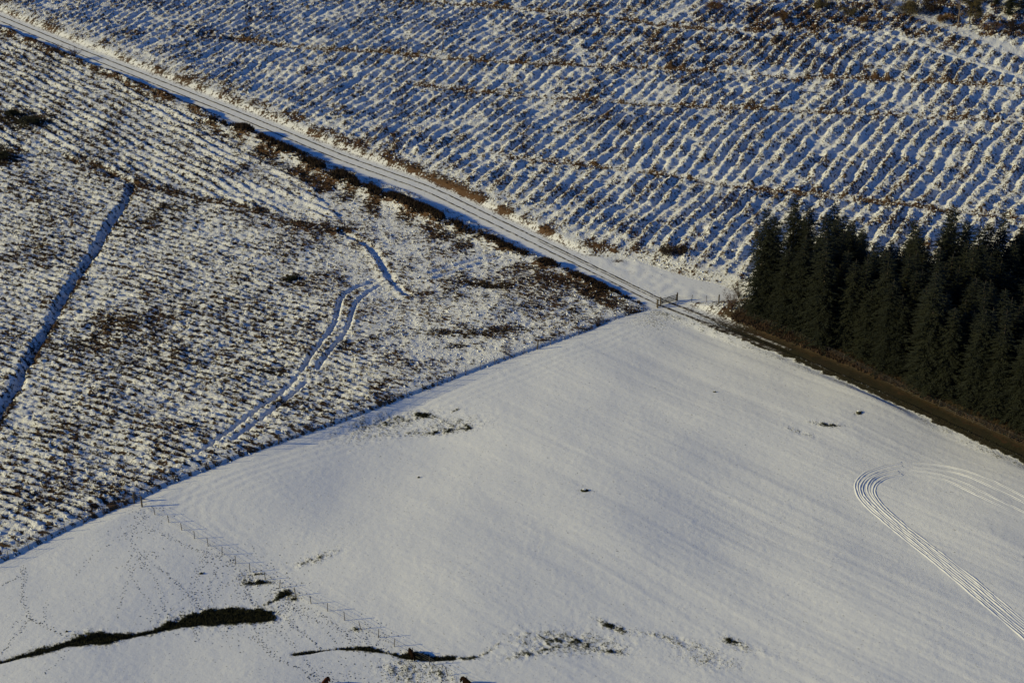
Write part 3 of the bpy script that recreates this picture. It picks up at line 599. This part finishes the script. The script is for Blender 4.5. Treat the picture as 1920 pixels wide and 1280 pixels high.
def spruce(x, y, v, s, label, group, name='spruce_tree', rz=None):
    e = empty(name, (x, y, zat(x, y)), random.uniform(0, 6.28) if rz is None else rz); e.scale = (s*random.uniform(.88, 1.15),)*2+(s,); e.rotation_euler.x = random.gauss(0, .025); e.rotation_euler.y = random.gauss(0, .025)
    link_mesh('crown', SPR[v][0], e); link_mesh('trunk', SPR[v][1], e); return tag(e, label, 'tree', group)
front = resample(FENCE_W[1:], 2.75); fd = np.gradient(front, axis=0); fd /= np.linalg.norm(fd, axis=1)[:, None]; fn = np.stack([-fd[:, 1], fd[:, 0]], 1)
TREES = []
for row in range(20):
    for i in range(len(front)):
        p = front[i]+fn[i]*(2.2+row*2.5)+fd[i]*(1.3 if row % 2 else 0)+np.array([random.uniform(-1.25, 1.25), random.uniform(-1.25, 1.25)])
        TREES.append((row, i, p))
PT = np.array([t[2] for t in TREES]); okw = inpoly(PT[:, 0], PT[:, 1], WOOD)
dwood = pdist(PT[:, 0], PT[:, 1], WOOD[6:], 20)[0]
rowseen = {}
for (row, i, p), ok, dw in zip(TREES, okw, dwood):
    if not (ok or row == 0) or rowseen.get(row, 0) > 38: continue
    if p[0] > 104: continue
    if row > 0 and random.random() < .13: continue
    rowseen[row] = rowseen.get(row, 0)+1; n = rowseen[row]
    if row == 0: lab, g = 'dark spruce in the front row by the lane, %s from the gate end' % ORD[n-1], 'front row spruces'
    else: lab, g = 'dark spruce in the %s row back from the lane, %s from the left' % (ORD[row], ORD[n-1]), 'spruces of the plantation'
    spruce(p[0], p[1], random.randrange(8), random.uniform(.9, 1.18)*(.97 if dw < 3 else 1), lab, g)

# ------------------------------------------------------------------ fences
def post_mesh(h, r, seed):
    rr = random.Random(seed); b = MB(); lx, ly = rr.uniform(-.04, .04), rr.uniform(-.03, .03)
    b.tube([(0, 0, -.35), (lx*.4, ly*.4, h*.5), (lx, ly, h-.05), (lx, ly, h)], [r, r*.97, r*.93, r*.6], 7); return b.mesh('post', M_POST)
PM = [post_mesh(h, .045, i) for i, h in enumerate((1.2, 1.3, 1.12, 1.26))]; SM = post_mesh(1.55, .12, 9)
def fence(name, line, spacing, label, wires=(.2, .5, .8, 1.05), strainers=(), skip=()):
    p = resample(line, spacing); z = zarr(p); e = empty(name, (p[0, 0], p[0, 1], z[0])); tag(e, label, 'fence', 'post and wire fences')
    base = Vector(e.location); tops = []
    for i in range(len(p)):
        if i in skip: continue
        st = i in strainers
        o = link_mesh('strainer_post' if st else 'post', SM if st else PM[random.randrange(4)], e)
        j = (random.uniform(-.1, .1), random.uniform(-.1, .1)); o.location = (p[i, 0]+j[0]-base.x, p[i, 1]+j[1]-base.y, z[i]-base.z); o.rotation_euler = (random.gauss(0, .07), random.gauss(0, .07), random.uniform(0, 6))
        tops.append(Vector(o.location))
    for h in wires:
        b = MB(); b.tube([t+Vector((0, 0, h)) for t in tops], .009, 3, False); b.build('wire', M_WIRE, e)
    return e
fence('boundary_fence', FENCE_D[:-1], 2.75, 'weathered post and wire fence running diagonally between the moor and the snowy pasture', strainers=(0, 9, 26, 45))
fence('pasture_fence', FENCE_P[:-1], 2.62, 'straight post and wire fence dividing the trodden pasture from the smooth snowfield', strainers=(0,))
fence('plantation_fence', FENCE_W, 3.0, 'low post and wire fence along the front edge of the spruce plantation', strainers=(0,))
fence('short_fence', FENCE_G, 2.4, 'short post and wire fence from the gate to the bare shrub by the spruces', strainers=(3,))
def strut(px, py, ang):                                          # box strainer brace where the two fences meet
    x, y = W(px, py); z = zat(x, y); e = empty('strainer_assembly', (x, y, z), ang)
    b = MB(); b.tube([(0, 0, -.3), (0, 0, 1.5), (0, 0, 1.6)], [.13, .12, .08], 8); b.build('post', M_POST, e)
    b = MB(); b.tube([(.1, 0, 1.1), (1.5, 0, .1)], .06, 6); b.build('brace', M_POST, e)
    b = MB(); b.tube([(0, .1, 1.1), (.2, 1.5, .1)], .06, 6); b.build('brace', M_POST, e)
    return e
tag(strut(252, 943, .6), 'stout braced corner post where the pasture fence meets the moor fence', 'post')

# ------------------------------------------------------------------ gate across the track
def gate():
    a = np.array(W(1240, 572)); b = np.array(W(1268, 564)); z = zat(*a); d = b-a; L = float(np.hypot(*d)); ang = math.atan2(d[1], d[0])
    e = empty('field_gate', (a[0], a[1], z), ang)
    for x in (-.18, L+.18):
        m = MB(); m.tube([(x, 0, -.3), (x, 0, 1.45), (x, 0, 1.55)], [.12, .12, .06], 8); m.build('gate_post', M_POST, e)
    for h in (.25, .45, .66, .9, 1.15):
        m = MB(); m.box((L/2, 0, h), (L-.05, .05, .09)); m.build('rail', M_GATE, e)
    for x in (.06, L-.06):
        m = MB(); m.box((x, -.056, .7), (.1, .05, 1.15)); m.build('stile', M_GATE, e)
    for (x0, x1) in ((.1, L*.5), (L-.1, L*.5)):
        m = MB(); v = Vector((x1-x0, 0, .85)); ax = (v.normalized(), Vector((0, 1, 0)), v.normalized().cross(Vector((0, 1, 0)))); m.box(((x0+x1)/2, .054, .7), (v.length, .04, .08), ax); m.build('brace', M_GATE, e)
    return tag(e, 'timber field gate where the forest track meets the pasture corner', 'gate')
gate()
x, y = W(1232, 575); e = empty('gate_stump', (x, y, zat(x, y))); m = MB(); m.tube([(0, 0, -.3), (.02, 0, 1.3), (.02, 0, 1.4)], [.13, .12, .07], 8); m.build('post', M_POST, e); tag(e, 'lone thick hanging post on the moor side of the track by the gate', 'post')

# ------------------------------------------------------------------ bare shrubs, dead stems and odd trees
def bare(name, px, py, h, spread, stems, label, cat, m=M_TWIG, seed=1, twig=5, lean=(0, 0), thick=.03, group=None):
    r = random.Random(seed); x, y = W(px, py); e = empty(name, (x, y, zat(x, y)-.05)); b = MB(); tw = MB()
    for s in range(stems):
        a = r.uniform(0, 6.28); sp = spread*r.uniform(.2, 1); hh = h*r.uniform(.7, 1.05); th = thick*r.uniform(.7, 1.2)
        pts = [Vector((math.cos(a)*.15*spread*t+lean[0]*t*hh+math.cos(a)*sp*t**1.4, math.sin(a)*sp*t**1.4+lean[1]*t*hh, hh*t)) for t in (0, .25, .5, .75, 1)]
        pts = [p+Vector((r.gauss(0, .03*h), r.gauss(0, .03*h), 0))*(i > 0) for i, p in enumerate(pts)]
        b.tube(pts, [th, th*.8, th*.6, th*.4, th*.15], 5)
        for k in range(twig):
            i = r.randrange(1, 4); q = pts[i].lerp(pts[i+1], r.random()); a2 = r.uniform(0, 6.28); L = hh*r.uniform(.12, .3)
            d = Vector((math.cos(a2)*.75, math.sin(a2)*.75, r.uniform(.2, .8)))*L; mid = q+d*.5+Vector((r.gauss(0, .05), r.gauss(0, .05), .03))*L
            tw.tube([q, mid, q+d], [th*.4, th*.25, th*.1], 3, False)
            for k2 in range(3):
                q2 = q+d*r.uniform(.3, .9); a3 = r.uniform(0, 6.28); d2 = Vector((math.cos(a3), math.sin(a3), r.uniform(.1, .8)))*L*.4; tw.tube([q2, q2+d2], [th*.22, th*.08], 3, False)
    b.build('stem', m, e); 
    if tw.v: tag(tw.build('twigs', m, e), kind='stuff')
    return tag(e, label, cat, group)
bare('bare_shrub', 1372, 588, 3.2, 1.8, 16, 'bare brown shrub at the left end of the spruces by the short fence', 'shrub', M_TWIG, 3, 12, thick=.05)
bare('bare_shrub', 1385, 560, 3.0, 1.6, 12, 'grey twiggy shrub leaning out of the spruces beside the turning area', 'shrub', M_BARK, 4, 12, thick=.045)
bare('bare_shrub', 1398, 590, 2.4, 1.6, 14, 'low rusty shrub tucked under the leftmost front spruce', 'shrub', M_TWIG, 5, 12, thick=.045)
bare('bare_shrub', 140, 112, 1.9, 1.9, 18, 'rounded rust brown bush beside the forest track at upper left', 'bush', M_TWIG, 6, 12, thick=.05)
bare('bare_shrub', 108, 98, 1.4, 1.4, 12, 'small brown bush just left of the rounded bush by the track', 'bush', M_TWIG, 7, 10, thick=.05)
bare('dead_stem', 828, 112, 9.5, .5, 2, 'tall thin leaning dead stem high on the ploughed hillside', 'dead tree', M_BARK, 8, 6, (.14, .05), thick=.06)
bare('dead_stem', 848, 75, 5.0, .3, 1, 'short thin dead stem right of the tall leaning stem', 'dead tree', M_BARK, 9, 5, (.05, .0), thick=.045)
bare('dead_stem', 1443, 52, 5.5, .5, 4, 'cluster of upright dead stems near the top edge among brown bracken', 'dead tree', M_BARK, 10, 5, thick=.08)
bare('dead_stem', 1594, 118, 8.5, .3, 1, 'slender bare dead stem below the brown hollow at upper right', 'dead tree', M_BARK, 11, 6, (.03, 0), thick=.07)
bare('dead_stem', 1612, 146, 4.2, .6, 5, 'short bushy dark sapling on the ploughed slope at upper right', 'sapling', M_BARK, 12, 12, thick=.05)
bare('dead_stem', 1793, 66, 12.0, .5, 2, 'pale bare dead tree beside the upper track at top right', 'dead tree', M_PALE, 13, 10, (.02, 0), thick=.09)
bare('bare_shrub', 1512, 150, 1.8, 1.2, 12, 'brown bush standing on the drain line at upper right', 'bush', M_TWIG, 14, 10, thick=.04)
bare('bare_shrub', 5, 300, 4.5, 1.6, 8, 'dark scrubby bare tree at the left edge of the moor', 'shrub', M_BARK, 15, 14, thick=.06)
bare('bare_shrub', 1672, 430, 1.0, 1.2, 10, 'small dark bush behind the gap in the spruces', 'bush', M_TWIG, 16, 10, thick=.04)
def bushy(name, px, py, h, R, label, cat, m, seed, n=2200, low=.05):
    """rounded leafy bush or crown: many leaf-sized faces through an uneven volume, on a trunk"""
    r = np.random.default_rng(seed); x, y = W(px, py); e = empty(name, (x, y, zat(x, y)-.05))
    nl = 14; la = r.uniform(0, 6.28, nl); lr = R*np.sqrt(r.uniform(0, .7, nl)); lz = h*r.uniform(.25, .9, nl); ls = R*r.uniform(.3, .6, nl)*(1.15-.5*lz/h)
    k = r.integers(0, nl, n); d = r.normal(0, 1, (n, 3)); d /= np.linalg.norm(d, axis=1)[:, None]; rad = ls[k]*r.uniform(.3, 1.05, n)
    c = np.stack([np.cos(la[k])*lr[k], np.sin(la[k])*lr[k], lz[k]], 1)+d*rad[:, None]*np.array([1, 1, .75]); c[:, 2] = np.clip(c[:, 2], low, None)
    s = r.uniform(.06, .16, n); u = r.normal(0, 1, (n, 3)); u /= np.linalg.norm(u, axis=1)[:, None]; v = np.cross(u, r.normal(0, 1, (n, 3))); v /= np.linalg.norm(v, axis=1)[:, None]
    V = np.stack([c-u*s[:, None], c+v*s[:, None]*.4, c+u*s[:, None], c-v*s[:, None]*.4], 1).reshape(-1, 3)
    mesh_np('crown', V, np.arange(len(V)).reshape(-1, 4), m, e)
    b = MB(); b.tube([(0, 0, -.3), (.05, 0, h*.4), (0, .05, h*.85)], [.05*h**.5, .04*h**.5, .01], 6)
    for i in range(7): b.tube([(0, 0, h*.2+.05*i), (math.cos(la[i])*lr[i]*.6, math.sin(la[i])*lr[i]*.6, lz[i]*.7), (math.cos(la[i])*lr[i], math.sin(la[i])*lr[i], lz[i])], [.03, .02, .008], 4)
    b.build('trunk', M_BARK, e); return tag(e, label, cat)
bushy('gorse_bush', 55, 240, 1.3, 2.4, 'wide dark gorse clump on the moor near the left edge', 'gorse', M_RUSH, 31, 2600)
bushy('gorse_bush', 25, 222, 1.1, 1.5, 'smaller dark gorse clump just above the wide one at the left', 'gorse', M_RUSH, 32, 1600)
bushy('gorse_bush', 6, 305, 1.6, 1.8, 'dark gorse clump on the left frame edge below the others', 'gorse', M_RUSH, 33, 1800)
bushy('evergreen_bush', 1816, 54, 10.0, 2.7, 'broad olive brown conifer at the top edge by the upper track', 'tree', M_OLIVE, 34, 14000)
bushy('brown_thicket', 1694, 30, 3.2, 4.2, 'long brown thicket above the upper track at the top edge', 'bush', M_OLIVE, 35, 8000)
bushy('brown_thicket', 1748, 32, 4.0, 2.8, 'darker thicket between the long brown one and the olive conifer', 'bush', M_HEA, 36, 6000)
bushy('brown_thicket', 1535, 22, 1.6, 2.6, 'low tan thicket at the top edge left of the upper track', 'bush', M_OLIVE, 37, 3000)
for k, (px, py, h, R, mm, lab) in enumerate(((1588, 34, 1.7, 2.6, M_OLIVE, 'tan bush left of the upper track on the brown ground'), (1622, 48, 1.2, 2.2, M_BRA, 'low rusty clump beside the curved hollow at upper right'), (1640, 12, 2.0, 3.0, M_BRA, 'rusty scrub at the top edge where the upper track begins'), (1770, 50, 1.8, 2.6, M_BRA, 'orange brown clump at the foot of the pale dead tree'),
                                        (1856, 62, 1.5, 2.6, M_BRA, 'rusty clump below the olive conifer at top right'), (1900, 66, 1.6, 2.8, M_HEA, 'dark scrub at the right edge above the upper track'), (1466, 48, 1.4, 2.4, M_BRA, 'rusty clump round the cluster of dead stems'), (1340, 24, 1.0, 2.4, M_BRA, 'brown clump at the top of the ploughed rows'))):
    bushy('scrub_bush', px, py, h, R, lab, 'bush', mm, 60+k, 2600)
bushy('gorse_bush', 1255, 482, .9, 2.0, 'dark brown clump on the bank above the turning area', 'bush', M_HEA, 38, 1800)
bushy('gorse_bush', 1280, 483, 1.0, 1.4, 'dark brown clump just right of the other on the turning area bank', 'bush', M_HEA, 39, 1400)
bushy('gorse_bush', 546, 530, .6, 1.2, 'low dark juniper clump alone on the white part of the moor', 'bush', M_RUSH, 40, 900)
for k, (px, py, v, s, w) in enumerate(((1866, 16, 0, .8, 'leftmost'), (1892, 34, 2, .85, 'middle'), (1918, 26, 4, .9, 'rightmost'))):
    spruce(*W(px, py), v, s, '%s of the dark conifers in the top right corner' % w, 'conifers at the top right corner', 'conifer_tree')

# logs left from felling
for k, (px, py, L, a, w) in enumerate(((1700, 92, 4.5, 1.1, 'pale fallen branch lying across the slope below the upper track'), (1520, 182, 5, -.1, 'dark log lying on the ploughed slope at upper right'), (1600, 402, 2.2, 1.2, 'snow dusted stub of a trunk behind the spruce tops'), (690, 352, 3.5, -.5, 'thin grey log in the heather below the forest track'))):
    x, y = W(px, py); e = empty('fallen_log', (x, y, zat(x, y)+.12), a); m = MB(); m.tube([(-L/2, 0, 0), (0, .06, .03), (L/2, 0, .05)], [.11, .1, .06], 7); m.build('trunk', M_PALE if k in (0, 2) else M_BARK, e)
    m = MB(); m.tube([(L*.15, 0, .05), (L*.3, .5, .35)], [.04, .015], 5); m.build('branch_stub', M_PALE if k in (0, 2) else M_BARK, e); tag(e, w, 'log', 'logs left from felling')

# little heaps in the snowfield
def heap(px, py, r, h, seed, label):
    rr = np.random.default_rng(seed); x, y = W(px, py); e = empty('grass_heap', (x, y, zat(x, y)))
    n = 9; V = [(0, 0, h)]; F = []
    for ring in (.5, 1.0):
        for k in range(n):
            a = 6.283*k/n; q = r*ring*rr.uniform(.75, 1.2); V.append((math.cos(a)*q, math.sin(a)*q*.7, h*(.75 if ring < 1 else -.15)*rr.uniform(.7, 1.1)))
    for k in range(n): F.append((0, 1+k, 1+(k+1) % n)); 
    F2 = [(1+k, 1+n+k, 1+n+(k+1) % n, 1+(k+1) % n) for k in range(n)]
    me = bpy.data.meshes.new('mound'); me.from_pydata(V, [], F+F2); me.materials.append(M_RUSH); link_mesh('mound', me, e)
    me = bpy.data.meshes.new('snow_cap'); me.from_pydata([(a*.8-.06, b*.8, max(c, 0)+.035) for a, b, c in V[:1+n]], [], F); me.materials.append(M_SNOW); link_mesh('snow_cap', me, e)
    return tag(e, label, 'mound')
heap(1096, 923, .75, .32, 1, 'snow capped grassy heap alone in the middle of the snowfield')
heap(1609, 781, .5, .38, 2, 'dark grassy heap near the lane along the spruces')
heap(785, 887, .26, .22, 3, 'tiny dark heap in the smooth snow left of the middle')
heap(1340, 736, .3, .2, 4, 'tiny dark heap in the snow below the lane bend')
heap(377, 1073, .3, .25, 5, 'dark dropping heap among hoof prints in the trodden pasture')
heap(126, 1190, .22, .2, 6, 'small dark heap by the brook at lower left')

# ------------------------------------------------------------------ ponies
def pony(px, py, rz, m, label, graze=True, s=1.0):
    x, y = W(px, py); e = empty('pony', (x, y, zat(x, y)), rz); e.scale = (s, s, s)
    J = {}; E = []; V = []; R = []
    def add(n, p, r, par=None):
        J[n] = len(V); V.append(p); R.append(r)
        if par: E.append((J[par], J[n]))
    add('mid', (0, 0, .92), (.27, .30)); add('chest', (.42, 0, .90), (.25, .29), 'mid'); add('wither', (.62, 0, .98), (.19, .26), 'chest')
    add('loin', (-.35, 0, .95), (.26, .28), 'mid'); add('rump', (-.62, 0, .98), (.24, .26), 'loin'); add('dock', (-.82, 0, .98), (.12, .14), 'rump')
    if graze: nk = [((.86, 0, .86), .16), ((1.06, 0, .58), .13), ((1.16, 0, .36), .12), ((1.24, 0, .20), .09), ((1.30, 0, .08), .065)]
    else: nk = [((.84, 0, 1.2), .16), ((1.0, 0, 1.42), .13), ((1.16, 0, 1.5), .12), ((1.34, 0, 1.38), .09), ((1.45, 0, 1.3), .065)]
    pr = 'wither'
    for i, (p, r) in enumerate(nk): add('n%d' % i, p, (r*.75, r), pr); pr = 'n%d' % i
    for sd in (-1, 1):
        ax = random.uniform(-.08, .08)
        pr = 'chest'
        for i, (p, r) in enumerate((((.46, .17*sd, .66), .12), ((.46+ax, .17*sd, .42), .07), ((.46+ax*.6, .17*sd, .14), .045), ((.49+ax*.6, .17*sd, .03), .06))): add('f%d%d' % (sd, i), p, (r, r), pr); pr = 'f%d%d' % (sd, i)
        pr = 'rump'; ax = random.uniform(-.1, .1)
        for i, (p, r) in enumerate((((-.54, .17*sd, .68), .16), ((-.70+ax, .17*sd, .44), .08), ((-.66+ax, .17*sd, .15), .048), ((-.63+ax, .17*sd, .03), .062))): add('h%d%d' % (sd, i), p, (r, r), pr); pr = 'h%d%d' % (sd, i)
        hd = V[J['n2']]; add('e%d' % sd, (hd[0]-.08+(.06 if not graze else 0), .09*sd, hd[2]+.05+(.12 if not graze else 0)), (.03, .03), 'n2')
    me = bpy.data.meshes.new('body'); me.from_pydata(V, E, []); me.materials.append(m)
    o = link_mesh('body', me, e); sk = o.modifiers.new('Skin', 'SKIN'); sk.use_smooth_shade = True
    for i, r in enumerate(R): me.skin_vertices[0].data[i].radius = r
    me.skin_vertices[0].data[0].use_root = True
    o.modifiers.new('Subsurf', 'SUBSURF').levels = 1; o.modifiers['Subsurf'].render_levels = 2
    b = MB(); b.tube([(-.74, 0, 1.06), (-.86, 0, .94), (-.9, 0, .62), (-.88, 0, .3)], [.05, .07, .08, .02], 6); b.build('tail', M_HAIR, e, True)
    for sd in (-1, 1):
        h3 = Vector(V[J['n2']]); b = MB(); b.tube([h3+Vector((.02, .07*sd, .06)), h3+Vector((.05, .10*sd, .16)), h3+Vector((.07, .11*sd, .24))], [.035, .04, .008], 6); b.build('ear', m, e, True)
    b = MB(); pts = [Vector(V[J[n]])+Vector((.02 if i == 0 else .10, 0, .24 if i == 0 else .12)) for i, n in enumerate(('wither', 'n0', 'n1', 'n2'))]; b.tube(pts, [.04, .06, .06, .03], 6); b.build('mane', M_HAIR, e, True)
    return tag(e, label, 'pony', 'ponies in the trodden pasture')
pony(772, 1229, 1.95, M_PONY, 'dark pony grazing on the ditch beside the pasture fence', True, .95)
pony(876, 1287, 2.2, M_PONY, 'dark bay pony at the bottom edge right of the pasture fence', True, 1.05)
pony(609, 1291, 1.2, M_CHEST, 'chestnut pony whose back just shows at the bottom edge', True, 1.0)
